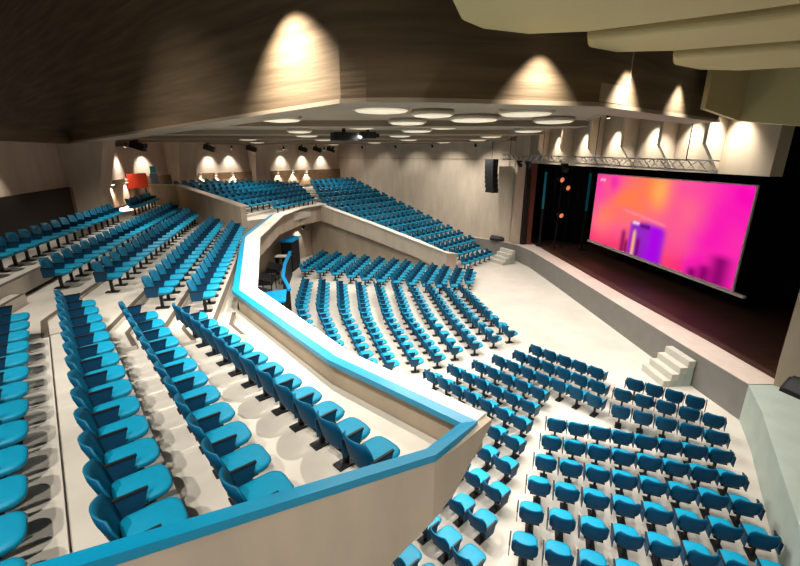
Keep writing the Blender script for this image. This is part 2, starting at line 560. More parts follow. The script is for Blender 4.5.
# far parapet, falling towards the floor
FPATH = [(-5.95, 30.75), (-1.6, 28.7), (1.4, 27.29), (2.9, 26.45), (3.45, 27.0)]
FTOP = [3.95, 2.72, 1.80, 1.30, 1.1]
wall('wall_far_parapet', FPATH, -0.35, -0.05, [2.85, 1.65, 0.75, 0.0, 0.0], FTOP, 'concrete_pale')
wall('trim_6', FPATH, -0.42, 0.10, FTOP, [h + 0.05 for h in FTOP], 'cap_white')
wall('wall_far_pit', [(-6.6, 31.05), (-1.6, 28.7), (1.4, 27.29), (2.9, 26.5)], -0.04, 0.12, 0.0, [3.4, 2.2, 1.3, 0.6], 'concrete_beige')

# piers on the rear wall (leaning fronts)
def pier(c, rz, wd, dp, lean, z0=3.4):
    bm = bmesh.new()
    cr, sr = math.cos(rz), math.sin(rz)
    def P(x, y, z):
        return bm.verts.new((c[0] + x * cr - y * sr, c[1] + x * sr + y * cr, z))
    lo = [P(-0.3, -wd / 2, z0), P(dp, -wd / 2, z0), P(dp, wd / 2, z0), P(-0.3, wd / 2, z0)]
    mi = [P(-0.3, -wd / 2, 5.7), P(dp - 0.15, -wd / 2, 5.7), P(dp - 0.15, wd / 2, 5.7), P(-0.3, wd / 2, 5.7)]
    hi = [P(-0.3, -wd / 2 - 0.1, SOF), P(dp + lean, -wd / 2 - 0.1, SOF), P(dp + lean, wd / 2 + 0.1, SOF), P(-0.3, wd / 2 + 0.1, SOF)]
    for a, b in ((lo, mi), (mi, hi)):
        for k in range(4):
            j = (k + 1) % 4
            bm.faces.new((a[k], a[j], b[j], b[k]))
    bm.faces.new(lo[::-1])
    bm.faces.new(hi)
    return struct(link('wall_pier', mesh_of(bm), 'concrete_pale'))


def on_mid(s, o=-8.9):
    return (N_MID[0] * o + tM[0] * s, N_MID[1] * o + tM[1] * s)


tF = (0.309, 0.951)


OFAR = N_FAR[0] * FAR_B[0] + N_FAR[1] * FAR_B[1]


def on_far(s, o=OFAR):
    return (N_FAR[0] * o - N_FAR[1] * s, N_FAR[1] * o + N_FAR[0] * s)


def on_fmid(s, o=-24.8):
    return (N_FMID[0] * o + tF[0] * s, N_FMID[1] * o + tF[1] * s)


RZ_MID, RZ_FM = math.radians(15.5), math.radians(-18)
pier(on_mid(22.3), RZ_MID, 1.3, 1.35, 0.5)
pier(on_mid(7.0), RZ_MID, 1.3, 1.35, 0.5)
pier(on_fmid(24.6), RZ_FM, 1.5, 1.1, 0.3)
pier(on_far(20.3), math.radians(-40), 1.3, 1.0, 0.3)
# flat near-black sheet standing in for a dark opening behind the last row
a, b = on_mid(9.0, -8.66), on_mid(21.2, -8.66)
a2, b2 = on_mid(9.0, -8.60), on_mid(21.2, -8.60)
struct(prism('wall_dark_sheet_1', [a, b, b2, a2], 4.45, 6.0, 'dark_recess'))

# ---- stage stairs
def stairs(loc, rz, n, width, label, rise, run=0.27):
    t = thing('stage_stairs', label, 'stairs', loc, rz)
    for k in range(n):
        box('step', (k * run + run / 2, 0, rise * (k + 0.5)), (run, width, rise * (k + 1) - rise * k - 0.0), 'step_pale', t)
        if k:
            box('riser_block', (k * run + run / 2, 0, rise * k / 2), (run - 0.01, width - 0.04, rise * k - 0.002), 'ledge_green', t)
    return t


stairs((8.58, 12.75, 0.0), math.radians(3), 4, 1.15, 'four pale steps leading up to the stage front', 0.23, 0.24)
stairs((6.75, 28.55, 0.0), math.radians(28), 4, 1.3, 'small pale steps at the far end of the stage front', 0.23)

# ================================================================== SEATS
def rounded_loop(hx0, hx1, hy, r0, r1, seg=3):
    """outline in x (hx0..hx1), y (-hy..hy); r0 radius at back corners, r1 at front"""
    pts = []
    for cx, cy, r, a0 in ((hx1 - r1, hy - r1, r1, 0), (hx0 + r0, hy - r0, r0, 90), (hx0 + r0, -hy + r0, r0, 180), (hx1 - r1, -hy + r1, r1, 270)):
        for k in range(seg + 1):
            a = math.radians(a0 + 90 * k / seg)
            pts.append((cx + r * math.cos(a), cy + r * math.sin(a)))
    return pts


def make_pan(seg=3):
    bm = bmesh.new()
    rings = []
    for z, ins in ((0.365, 0.07), (0.385, 0.02), (0.43, 0.0), (0.452, 0.012), (0.46, 0.045)):
        L = rounded_loop(-0.20 + ins, 0.27 - ins, 0.225 - ins, 0.05, 0.13 - ins * 0.5, seg)
        rings.append([bm.verts.new((x, y, z + (0.02 * (x + 0.2)))) for x, y in L])
    for a, b in zip(rings, rings[1:]):
        n = len(a)
        for k in range(n):
            j = (k + 1) % n
            bm.faces.new((a[k], a[j], b[j], b[k]))
    bm.faces.new(rings[0][::-1])
    bm.faces.new(rings[-1])
    return mesh_of(bm, 'seat', True)


def make_back(nu=8, nv=6):
    bm = bmesh.new()
    z0, z1 = 0.37, 0.81
    F, B = [], []
    for j in range(nv + 1):
        v = j / nv
        z = z0 + (z1 - z0) * v
        # rounded outline: narrower at bottom (U-shaped), soft top corners
        if v < 0.35:
            wv = 0.13 + 0.10 * math.sqrt(max(0, 1 - (1 - v / 0.35) ** 2))
        elif v > 0.75:
            q = (v - 0.75) / 0.25
            wv = 0.23 - 0.055 * (1 - math.sqrt(max(0, 1 - q * q)))
        else:
            wv = 0.23
        fr, br = [], []
        for i in range(nu + 1):
            uu = -1 + 2 * i / nu
            y = uu * wv
            x = -0.215 - 0.13 * v + 0.075 * abs(uu) ** 2.2 * (0.5 + 0.5 * math.sin(min(1, v * 1.4) * math.pi / 2))
            zz = z - 0.02 * abs(uu) ** 3 * (v > 0.8)
            th = 0.022 if 0 < i < nu and 0 < j < nv else 0.010
            fr.append(bm.verts.new((x + th, y, zz)))
            br.append(bm.verts.new((x - th, y, zz)))
        F.append(fr)
        B.append(br)
    for j in range(nv):
        for i in range(nu):
            bm.faces.new((F[j][i], F[j][i + 1], F[j + 1][i + 1], F[j + 1][i]))
            bm.faces.new((B[j][i], B[j + 1][i], B[j + 1][i + 1], B[j][i + 1])).material_index = 1
    for j in range(nv):
        bm.faces.new((F[j][0], F[j + 1][0], B[j + 1][0], B[j][0]))
        bm.faces.new((F[j][nu], B[j][nu], B[j + 1][nu], F[j + 1][nu]))
    for i in range(nu):
        bm.faces.new((F[0][i], B[0][i], B[0][i + 1], F[0][i + 1]))
        bm.faces.new((F[nv][i], F[nv][i + 1], B[nv][i + 1], B[nv][i]))
    return mesh_of(bm, 'backrest', True)


def make_arm():
    bm = bmesh.new()
    # support plate and top pad, at y = +0.265
    y = 0.262
    poly = [(-0.25, 0.36), (-0.02, 0.36), (0.05, 0.60), (-0.27, 0.60)]
    lo = [bm.verts.new((x, y - 0.008, z)) for x, z in poly]
    hi = [bm.verts.new((x, y + 0.008, z)) for x, z in poly]
    bm.faces.new(lo)
    bm.faces.new(hi[::-1])
    for k in range(len(poly)):
        j = (k + 1) % len(poly)
        bm.faces.new((lo[k], hi[k], hi[j], lo[j]))
    n0 = len(bm.faces)
    add_box(bm, (-0.10, y, 0.608), (0.31, 0.030, 0.020))
    bm.faces.ensure_lookup_table()
    for f in bm.faces[n0:]:
        f.material_index = 1
    return mesh_of(bm, 'armrest')


def make_leg():
    bm = bmesh.new()
    add_box(bm, (-0.02, 0, 0.19), (0.07, 0.05, 0.36))
    add_box(bm, (-0.02, 0, 0.012), (0.30, 0.16, 0.024))
    add_box(bm, (-0.05, 0, 0.355), (0.30, 0.34, 0.02))
    return mesh_of(bm, 'pedestal')


PAN, BACK, ARM, LEG = make_pan(), make_back(), make_arm(), make_leg()
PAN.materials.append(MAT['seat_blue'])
BACK.materials.append(MAT['back_shaded'])
BACK.materials.append(MAT['shell_shaded'])
ARM.materials.append(MAT['side_navy'])
ARM.materials.append(MAT['seat_black'])
LEG.materials.append(MAT['seat_black'])
ORD = ['', 'first', 'second', 'third', 'fourth', 'fifth', 'sixth', 'seventh', 'eighth', 'ninth', 'tenth', 'eleventh', 'twelfth', 'thirteenth', 'fourteenth', 'fifteenth', 'sixteenth', 'seventeenth', 'eighteenth', 'nineteenth', 'twentieth', 'twenty-first', 'twenty-second', 'twenty-third', 'twenty-fourth', 'twenty-fifth', 'twenty-sixth', 'twenty-seventh', 'twenty-eighth', 'twenty-ninth', 'thirtieth', 'thirty-first', 'thirty-second']
SEATS = []   # x, y, z, facing, label, group, is_end


def row(a, b, n, z, face_deg, label, group, skip=()):
    """n seats from a to b (origins); label with {o} for the seat's ordinal"""
    a, b = Vector(a), Vector(b)
    d = (b - a).normalized()
    f0 = math.radians(face_deg)
    p1 = Vector((-d.y, d.x))
    fv = p1 if p1.dot(Vector((math.cos(f0), math.sin(f0)))) > 0 else -p1
    ang = math.atan2(fv.y, fv.x)
    for k in range(n):
        p = a.lerp(b, k / max(1, n - 1))
        if any(lo <= k <= hi for lo, hi in skip):
            continue
        # arms are built on local +Y; a seat gets one arm, the row's last a second
        first = d.dot(Vector((-fv.y, fv.x))) > 0
        SEATS.append((p.x, p.y, z, ang, label.replace('{o}', ORD[k + 1]), group, k == (0 if first else n - 1)))


def back_pt(N, o, s):
    """seat origin for a seat whose backrest top lies at offset o, coordinate s along the row"""
    t = (-N[1], N[0])
    oo = o + 0.30
    return (N[0] * oo + t[0] * s, N[1] * oo + t[1] * s)


def row_os(N, o, s0, s1, sp, z, deg, label, group, skip=()):
    n = int(round((s1 - s0) / sp)) + 1
    row(back_pt(N, o, s0), back_pt(N, o, s1), n, z, deg, label, group, skip)


G1 = 'seats of the balcony block behind the cut-off wall'
RN = ['first', 'second', 'third', 'fourth', 'fifth']
# near balcony block
row((-0.29, 3.99), (-4.30, 8.15), 12, ROWS[0][2], 40, 'blue balcony seat, {o} from the outer wall, first row behind the parapet', G1)
row_os(N_NEAR, 0.79, 3.34, 9.30, 0.545, ROWS[1][2], 40, 'blue balcony seat, {o} from the outer wall, second row behind the parapet', G1)
row_os(N_NEAR, -0.12, 3.44, 10.40, 0.54, ROWS[2][2], 40, 'blue balcony seat, {o} from the outer wall, third row behind the parapet', G1)
row_os(N_NEAR, -1.16, 3.48, 10.10, 0.54, ROWS[3][2], 40, 'blue balcony seat, {o} from the outer wall, fourth row behind the parapet', G1)
# middle balcony block
G2 = 'seats of the balcony block before the leaning piers'
mid_s = [(10.57, 20.6), (10.7, 21.4), (11.86, 23.4), (12.4, 26.0), (9.6, 27.0)]
for i in range(5):
    row_os(N_MID, ROWS[i][1], mid_s[i][0], mid_s[i][1], 0.60, ROWS[i][2], 15, 'blue balcony seat, {o} from the stepped aisle, %s row of the middle block' % RN[i], G2, skip=((20, 22),) if i == 4 else ())
# main floor, angled block S2 (rows face 42 degrees)
G3 = 'main floor seats beside the balcony tip'
n2 = nrm(42)
t2 = (n2[1], -n2[0])
s2_right = [-4.63, -4.23, -3.97, -5.05, -4.87, -4.61, -4.29, -3.97, -3.64, -3.39, -3.05, -2.75]
s2_left = [-6.80, -6.95, -7.35, -7.55, -7.75, -7.95, -7.1, -6.8, -6.0, -5.75, -5.4, -5.1]
s2_right = [q - 0.14 for q in s2_right[:3]] + [q - 0.36 for q in s2_right[3:]]
s2_left = [q - 0.14 for q in s2_left[:3]] + s2_left[3:6] + [q - 0.36 for q in s2_left[6:]]
for k in range(12):
    o = 13.04 - 0.83 * k
    n = int(round((s2_right[k] - s2_left[k]) / 0.54)) + 1
    b = (n2[0] * o + t2[0] * s2_right[k], n2[1] * o + t2[1] * s2_right[k])
    sl = s2_right[k] - 0.54 * (n - 1)
    a = (n2[0] * o + t2[0] * sl, n2[1] * o + t2[1] * sl)
    row(b, a, n, 0, 42, 'blue floor seat, {o} from the dividing aisle, %s row of the angled block' % ORD[k + 1], G3)
# S1 front triple
G4 = 'main floor seats below the stage stairs'
for k, (a, b, n) in enumerate((((7.32, 11.54), (8.52, 10.60), 4), ((6.64, 10.97), (8.42, 9.74), 5), ((6.14, 10.14), (7.98, 9.06), 5))):
    row(a, b, n, 0, 58, 'blue floor seat, {o} from the aisle, %s short row below the stairs' % ORD[k + 1], G4)
# S1 main
G5 = 'main floor seats along the side ledge'
n1 = nrm(71)
t1 = (n1[1], -n1[0])
for k in range(7):
    o = 10.40 - 0.80 * k
    s0, s1 = max(0.80 - 0.125 * k, 0.22), 4.42 - 0.03 * k
    row((n1[0] * o + t1[0] * s0, n1[1] * o + t1[1] * s0), (n1[0] * o + t1[0] * s1, n1[1] * o + t1[1] * s1), 8, 0, 71, 'blue floor seat, {o} from the long aisle, %s full row beside the ledge' % ORD[k + 1], G5)
# S3: middle fan block, near and far halves
G6 = 'main floor seats of the middle fan'
S3N = [(-4.6, 16.6), (-3.55, 15.4), (-2.2, 14.0), (-1.05, 13.1), (-0.3, 13.0), (0.55, 13.2), (1.35, 13.5), (2.05, 14.1), (2.85, 14.5), (3.7, 15.1), (4.45, 15.6)]
S3B = [(-5.3, 18.7), (-4.55, 18.4), (-3.5, 17.9), (-2.5, 17.8), (-1.5, 17.4), (-0.5, 17.3), (0.35, 17.3), (1.3, 17.3), (2.25, 17.2), (3.15, 17.4), (4.0, 17.6)]
S3F = [(-5.95, 22.6), (-5.1, 22.4), (-4.15, 22.3), (-3.15, 22.0), (-2.1, 21.8), (-1.1, 21.6), (-0.15, 21.6), (0.75, 21.3), (1.65, 21.4), (2.55, 21.3), (3.4, 21.2)]
for k in range(1, 11):
    N, B, Fp = Vector(S3N[k]), Vector(S3B[k]), Vector(S3F[k])
    L = (B - N).length
    n = max(3, int(L / 0.55))
    B2 = B + (N - B).normalized() * 0.30
    row(N, B2, n, 0, 15, 'blue floor seat, {o} from the near end, %s fan row from the booth' % ORD[k], G6)
    B3 = B + (Fp - B).normalized() * 0.30
    n = max(3, int((Fp - B3).length / 0.55) + 1)
    row(B3, Fp, n, 0, 8, 'blue floor seat, {o} past the bend, %s fan row from the booth' % ORD[k], G6)
# S4: far fan block
G7 = 'main floor seats of the far fan'
S4A = [(-5.9, 25.2), (-4.9, 24.9), (-3.9, 24.4), (-2.9, 23.8), (-2.0, 23.3), (-1.1, 22.9), (-0.2, 22.7), (0.6, 22.3), (1.45, 22.1), (2.2, 21.9), (3.0, 22.0), (3.9, 22.6)]
S4B = [(-5.25, 29.3), (-4.2, 28.9), (-3.15, 28.4), (-2.15, 27.9), (-1.1, 27.4), (-0.15, 27.0), (0.65, 26.5), (1.55, 26.1), (2.3, 25.5), (3.0, 25.2), (3.75, 24.8), (4.4, 24.6)]
for k in range(12):
    A, B = Vector(S4A[k]), Vector(S4B[k])
    n = int((B - A).length / 0.55) + 1
    row(A, B, n, 0, -12, 'blue floor seat, {o} from the cross aisle, in the %s row of the far fan' % ORD[k + 1], G7)
# far-middle balcony
G8 = 'balcony seats beyond the dividing wall'
for k, (o, z) in enumerate(FM):
    a = cut_at(N_FMID, o + 0.3, -7.45, 20.6, -14.6, 26.7)
    if k == 0:
        a = (-7.85, 25.6)
    b = cut_at(N_FMID, o + 0.3, -5.9, 31.4, -11.9, 46.3)
    b3 = lines_meet(N_FMID, o + 0.3, N_FAR, -31.6)
    if b3[1] < b[1]:
        b = b3
    A, B = Vector(a), Vector(b)
    d = (B - A).normalized()
    A, B = A + d * 0.9, B - d * 0.9
    n = int((B - A).length / 0.56)
    if n > 1:
        row(A, B, min(n, 30), z, -18, 'blue balcony seat, {o} from the dividing wall, in the %s row beyond it' % ORD[k + 1], G8)
# far block
G9 = 'seats of the far sloping block'
for k in range(16):
    o = FB0 - FBP * k
    z = far_level(o)
    oo = o + 0.3
    if oo > -15.8:
        a = cut_at(N_FAR, oo, 3.6, 26.4, 6.0, 22.0)
        A = Vector((3.9 + 0.35 * k, 0)) if False else Vector(a)
        lines = cut_at(N_FAR, oo, -5.9, 31.1, 3.1, 26.9)
        A = Vector(lines)
    elif oo > -24.4:
        A = Vector(cut_at(N_FAR, oo, -5.95, 31.1, 3.1, 26.9))
    else:
        A = Vector(cut_at(N_FAR, oo, -5.6, 31.0, -11.6, 46.3))
    B = Vector(cut_at(N_FAR, oo, FAR_A[0], FAR_A[1], FAR_B[0], FAR_B[1]))
    d = (B - A).normalized()
    A, B = A + d * 0.65, B - d * (0.7 if k > 1 else 1.6)
    n = int((B - A).length / 0.56) + 1
    row(A, B, min(n, 30), z, -40, 'blue seat, {o} from the far parapet, in the %s row up the far slope' % ORD[k + 1], G9)

sp_, cp_ = math.sin(math.radians(PITCH)), math.cos(math.radians(PITCH))


def view_of(x, y, z):
    dz = z - CAM_Z
    dep = y * cp_ - dz * sp_
    if dep < 0.3:
        return None
    return 400 + F_PX * x / dep, 283 - F_PX * (y * sp_ + dz * cp_) / dep, dep


vis, rest = [], []
for st in SEATS:
    v = view_of(st[0], st[1], st[2] + 0.5)
    if v is None or not (-70 < v[0] < 830 and -20 < v[1] < 640):
        continue
    vis.append((v[2], st))
vis.sort(key=lambda q: q[0])
near, rest = vis[:300], vis[300:]


def place_seat(st):
    x, y, z, ang, label, group, is_end = st
    t = thing('auditorium_seat', label, 'seat', (x, y, z), ang, group)
    link('seat', PAN, None, t)
    link('backrest', BACK, None, t)
    link('armrest', ARM, None, t)
    if is_end:
        a = link('armrest', ARM, None, t)
        a.location = (0, -0.524, 0)
    link('pedestal', LEG, None, t)


for d, st in near:
    place_seat(st)

# the remaining far seats: one mesh with three materials
bm = bmesh.new()
PAN2, BACK2 = make_pan(1), make_back(4, 3)
src = []
for me, mi in ((PAN2, (0,)), (BACK2, (1, 3)), (ARM, (4, 2)), (LEG, (2,))):
    vs = [v.co.copy() for v in me.vertices]
    fs = [tuple(p.vertices) for p in me.polygons]
    src.append((vs, fs, [mi[p.material_index] for p in me.polygons]))
V, FC, MI = [], [], []
for d, st in rest:
    M = Matrix.Translation((st[0], st[1], st[2])) @ Matrix.Rotation(st[3], 4, 'Z')
    for vs, fs, mi in src:
        b0 = len(V)
        V.extend([M @ v for v in vs])
        FC.extend([tuple(i + b0 for i in f) for f in fs])
        MI.extend(mi)
bm.free()
me = bpy.data.meshes.new('far_seats')
me.from_pydata([tuple(v) for v in V], [], FC)
for nm in ('seat_blue', 'back_shaded', 'seat_black', 'shell_shaded', 'side_navy'):
    me.materials.append(MAT[nm])
me.polygons.foreach_set('material_index', MI)
me.update()
fs_ = link('auditorium_seats', me)
fs_['kind'] = 'stuff'
tag(fs_, 'distant rows of blue seats filling the far blocks of the hall', 'seats')

# ================================================================== SCREEN
from mathutils import noise as mnoise
BL, BR = Vector((11.95, 26.15, 2.2)), Vector((13.05, 15.75, 2.2))
H_S = 3.98
scr = thing('projection_screen', 'wide screen glowing magenta and orange above the dark stage', 'screen', (12.5, 20.95, 2.2), math.atan2(BR.y - BL.y, BR.x - BL.x))
Wd = (BR - BL).length
NX, NY = 180, 72
vs, cols = [], []


def blend(a, b, t):
    t = max(0, min(1, t))
    return tuple(x + (y - x) * t for x, y in zip(a, b))


def sm(e0, e1, x):
    t = max(0, min(1, (x - e0) / (e1 - e0)))
    return t * t * (3 - 2 * t)


for j in range(NY + 1):
    for i in range(NX + 1):
        u, v = i / NX, j / NY
        vs.append(((u - 0.5) * Wd, 0, v * H_S))
        q1 = mnoise.noise((u * 4.2 + 3.1, v * 2.4, 0.3)) * 0.6 + 0.35 * mnoise.noise((u * 9, v * 5, 2.2))
        q2 = mnoise.noise((u * 3.1 + 9.0, v * 2.0 + 4.0, 1.7))
        mag = (0.90, 0.006, 0.42)
        org = (1.0, 0.20, 0.08)
        pink = (1.0, 0.10, 0.30)
        red = (0.95, 0.03, 0.10)
        c = blend(mag, pink, 0.5 + q2)
        # orange glow in the upper centre and left
        g = math.exp(-((u - 0.48) / 0.20) ** 2 - ((v - 0.80) / 0.45) ** 2) + 0.75 * math.exp(-((u - 0.20) / 0.16) ** 2 - ((v - 0.55) / 0.35) ** 2)
        c = blend(c, org, g * 0.95 + q1 * 0.7)
        c = blend(c, (1.0, 0.42, 0.10), 0.9 * math.exp(-((u - 0.53) / 0.06) ** 2 - ((v - 0.86) / 0.2) ** 2))
        c = blend(c, red, sm(0.35, 0.0, v) * 0.7 * (u < 0.75) + 0.0)
        c = blend(c, (0.95, 0.004, 0.46), sm(0.66, 0.95, u) * (0.75 + 0.5 * q1))
        c = blend(c, (1.0, 0.16, 0.22), 0.75 * math.exp(-((u - 0.72) / 0.09) ** 2 - ((v - 0.62) / 0.25) ** 2))
        c = blend(c, (1.0, 0.24, 0.10), 0.7 * math.exp(-((u - 0.10) / 0.10) ** 2 - ((v - 0.35) / 0.22) ** 2))
        c = blend(c, mag, 0.8 * math.exp(-((u - 0.17) / 0.05) ** 2 - ((v - 0.90) / 0.15) ** 2))
        # purple lit stage with dark figures in the lower centre
        pk = sm(0.34, 0.38, u) * (1 - sm(0.58, 0.64, u)) * (1 - sm(0.40, 0.50, v + 0.25 * abs(u - 0.47)))
        c = blend(c, (0.22, 0.01, 0.55), pk * 0.9)
        c = blend(c, (0.42, 0.0, 0.80), pk * 0.9 * math.exp(-((u - 0.55) / 0.06) ** 2))
        for (fu, fw, ft) in ((0.315, 0.022, 0.30), (0.435, 0.016, 0.24), (0.345, 0.014, 0.18), (0.80, 0.03, 0.10), (0.86, 0.035, 0.16), (0.93, 0.05, 0.30)):
            k = math.exp(-((u - fu) / fw) ** 2) * (1 - sm(ft - 0.06, ft + 0.04, v))
            c = blend(c, (0.16, 0.0, 0.10), k * 0.85)
        k = math.exp(-((u - 0.40) / 0.012) ** 2) * (1 - sm(0.28, 0.36, v))
        c = blend(c, (1.0, 0.45, 0.2), k)
        # bright lighting truss stroke
        k = math.exp(-((v - (0.52 - 0.30 * (u - 0.42))) / 0.016) ** 2) * sm(0.27, 0.31, u) * (1 - sm(0.58, 0.62, u))
        c = blend(c, (1.0, 0.25, 0.45), k * 0.7)
        k = math.exp(-((v - 0.42) / 0.02) ** 2) * sm(0.37, 0.38, u) * (1 - sm(0.42, 0.43, u))
        c = blend(c, (1.0, 0.75, 0.95), k * 0.8)
        k = math.exp(-((v - 0.40) / 0.03) ** 2) * sm(0.43, 0.44, u) * (1 - sm(0.50, 0.51, u))
        c = blend(c, (0.08, 0.0, 0.14), k * 0.8)
        # small pale caption in the top corner (unreadable)
        k = math.exp(-((v - 0.925) / 0.018) ** 2) * sm(0.030, 0.035, u) * (1 - sm(0.085, 0.09, u)) * (0.7 + 0.3 * math.sin(u * 900))
        c = blend(c, (1.0, 0.75, 0.70), k * 0.75)
        cols.append((*c, 1.0))
fs2 = []
for j in range(NY):
    for i in range(NX):
        a = j * (NX + 1) + i
        fs2.append((a, a + 1, a + NX + 2, a + NX + 1))
me = bpy.data.meshes.new('screen_image')
me.from_pydata(vs, [], fs2)
ca = me.color_attributes.new('picture', 'FLOAT_COLOR', 'POINT')
ca.data.foreach_set('color', [q for c in cols for q in c])
m = bpy.data.materials.new('screen_picture')
m.use_nodes = True
nt = m.node_tree
nt.nodes.clear()
out = nt.nodes.new('ShaderNodeOutputMaterial')
em = nt.nodes.new('ShaderNodeEmission')
at = nt.nodes.new('ShaderNodeVertexColor')
at.layer_name = 'picture'
em.inputs['Strength'].default_value = 0.80
nt.links.new(at.outputs['Color'], em.inputs['Color'])
nt.links.new(em.outputs[0], out.inputs[0])
me.materials.append(m)
link('picture', me, None, scr)
box('frame', (0, 0.06, H_S / 2), (Wd + 0.10, 0.08, H_S + 0.10), 'screen_frame', scr)
box('bottom_bar', (0.25, 0.0, -0.10), (Wd + 0.75, 0.14, 0.10), 'screen_frame', scr)
for sx in (-1, 1):
    bm = bmesh.new()
    add_bar(bm, (sx * 4.2, 0.08, H_S), (sx * 4.2, 0.08, 6.6), 0.015)
    link('cable', mesh_of(bm), 'black', scr)

# ---- stage curtains (legs) with folds
def curtain(x0, y0, x1, y1, z0, z1, label, m='curtain_black', wv=0.10, n=40):
    bm = bmesh.new()
    d = Vector((x1 - x0, y1 - y0))
    L = d.length
    d.normalize()
    nn = Vector((-d.y, d.x))
    rows_ = []
    for k in range(n + 1):
        t = k / n
        for side in (0,):
            p = Vector((x0, y0)) + d * (L * t) + nn * (wv * math.sin(t * n * 0.9))
            rows_.append((p, p + nn * 0.03))
    lo = [(bm.verts.new((a.x, a.y, z0)), bm.verts.new((b.x, b.y, z0))) for a, b in rows_]
    hi = [(bm.verts.new((a.x, a.y, z1)), bm.verts.new((b.x, b.y, z1))) for a, b in rows_]
    for k in range(n):
        bm.faces.new((lo[k][0], lo[k + 1][0], hi[k + 1][0], hi[k][0]))
        bm.faces.new((lo[k][1], hi[k][1], hi[k + 1][1], lo[k + 1][1]))
        bm.faces.new((lo[k][0], lo[k][1], lo[k + 1][1], lo[k + 1][0]))
        bm.faces.new((hi[k][0], hi[k + 1][0], hi[k + 1][1], hi[k][1]))
    o = link('stage_curtain', mesh_of(bm, smooth=True), m)
    tag(o, label, 'curtain', 'black stage curtains')


SZ = STAGE_Z + 0.02
curtain(15.2, 32.0, 17.2, 9.4, SZ, 8.6, 'wide black curtain hanging right behind the glowing screen', n=90)
curtain(10.6, 31.8, 13.0, 29.6, SZ, 8.6, 'black side curtain near the wooden jamb')
curtain(12.9, 31.2, 14.6, 28.6, SZ, 8.6, 'black side curtain deeper on stage, between jamb and screen')
curtain(12.6, 11.9, 15.8, 13.4, SZ, 8.6, 'black side curtain at the pier end of the stage')

# small stage lights on a stand between jamb and screen
t = thing('lamp_stand', 'black lamp stand with orange stage lights between jamb and screen', 'stage light', (10.55, 28.15, SZ))
bm = bmesh.new()
add_bar(bm, (0, 0, 0), (0, 0, 5.2), 0.04)
for k in range(3):
    a = k * 2.1
    add_bar(bm, (0, 0, 0.5), (0.5 * math.cos(a), 0.5 * math.sin(a), 0.02), 0.025)
link('pole', mesh_of(bm), 'black', t)
for (dx, dy, dz) in ((-0.15, -0.15, 4.6), (0.25, -0.25, 4.1), (0.05, -0.15, 2.3)):
    bm = bmesh.new()
    add_lathe(bm, (0, 0, 0), [(0.10, -0.22), (0.15, -0.1), (0.17, 0.18)], 12)
    h = link('lamp_head', mesh_of(bm, smooth=True), 'black', t)
    h.location = (dx, dy, dz)
    h.rotation_euler = (math.radians(100), 0, 0.35)
    bm = bmesh.new()
    add_lathe(bm, (0, 0, 0), [(0.15, 0.0), (0.155, 0.02), (0.12, 0.05)], 12)
    g = link('lens', mesh_of(bm, smooth=True), 'lamp_orange', h)
    g.location = (0, 0, 0.17)
for (x, y, lab) in ((9.75, 28.9, 'slim teal light strip beside the wooden jamb'), (12.2, 27.7, 'slim teal light strip beside the screen edge')):
    t = thing('light_strip', lab, 'light')
    t.location = (x, y, SZ)
    box('housing', (0, 0, 2.6), (0.12, 0.12, 5.2), 'black', t)
    box('base', (0, 0, 0.02), (0.4, 0.4, 0.04), 'black', t)
    box('tube', (-0.04, -0.07, 3.8), (0.14, 0.04, 2.4), 'lamp_teal', t)

# ================================================================== CEILING LIGHTS
dishes = [(-2.9, 10.9, 0.5), (-3.9, 13.2, 0.5), (-3.7, 16.4, 0.45), (-0.35, 8.6, 0.55), (0.2, 11.9, 0.5), (-1.2, 13.9, 0.45),
          (0.7, 9.6, 0.45), (1.8, 10.9, 0.6), (1.35, 13.9, 0.45), (2.6, 9.3, 0.55), (0.6, 16.0, 0.55), (3.9, 11.4, 0.5),
          (4.6, 16.0, 0.5), (4.3, 21.0, 0.5), (0.0, 20.2, 0.5), (-4.2, 20.0, 0.5), (0.5, 25.4, 0.5), (4.5, 25.6, 0.5), (-4.4, 25.4, 0.5),
          (3.0, 30.4, 0.5), (-1.8, 31.2, 0.5), (-8.5, 24.8, 0.5), (-10.0, 31.0, 0.5), (-5.6, 37.2, 0.5), (-9.6, 17.0, 0.5)]
dishes.sort(key=lambda q: q[0] ** 2 + q[1] ** 2)
for i, (x, y, r) in enumerate(dishes):
    t = thing('ceiling_downlight', 'round dish downlight of the lower ceiling, %s counting inwards from the bulkhead' % ORD[i + 1], 'ceiling light', (x, y, SOF), 0, 'round dish downlights of the lower ceiling')
    # below a rib the fixture hangs a little lower
    bm = bmesh.new()
    add_lathe(bm, (0, 0, 0), [(r * 1.0, -0.10), (r * 1.04, -0.05), (r * 1.0, 0.0)], 24)
    link('housing', mesh_of(bm, smooth=True), 'concrete_pale', t)
    bm = bmesh.new()
    add_lathe(bm, (0, 0, 0), [(r * 0.45, -0.145), (r * 0.85, -0.125), (r * 0.92, -0.10)], 24)
    link('diffuser', mesh_of(bm, smooth=True), 'dish_glow', t)
    pw = 820
    if y < 10:
        pw = 330
    spot((x, y, SOF - 0.2), (x, y, 0), pw, 140, 0.8, SOFT, 0.25)

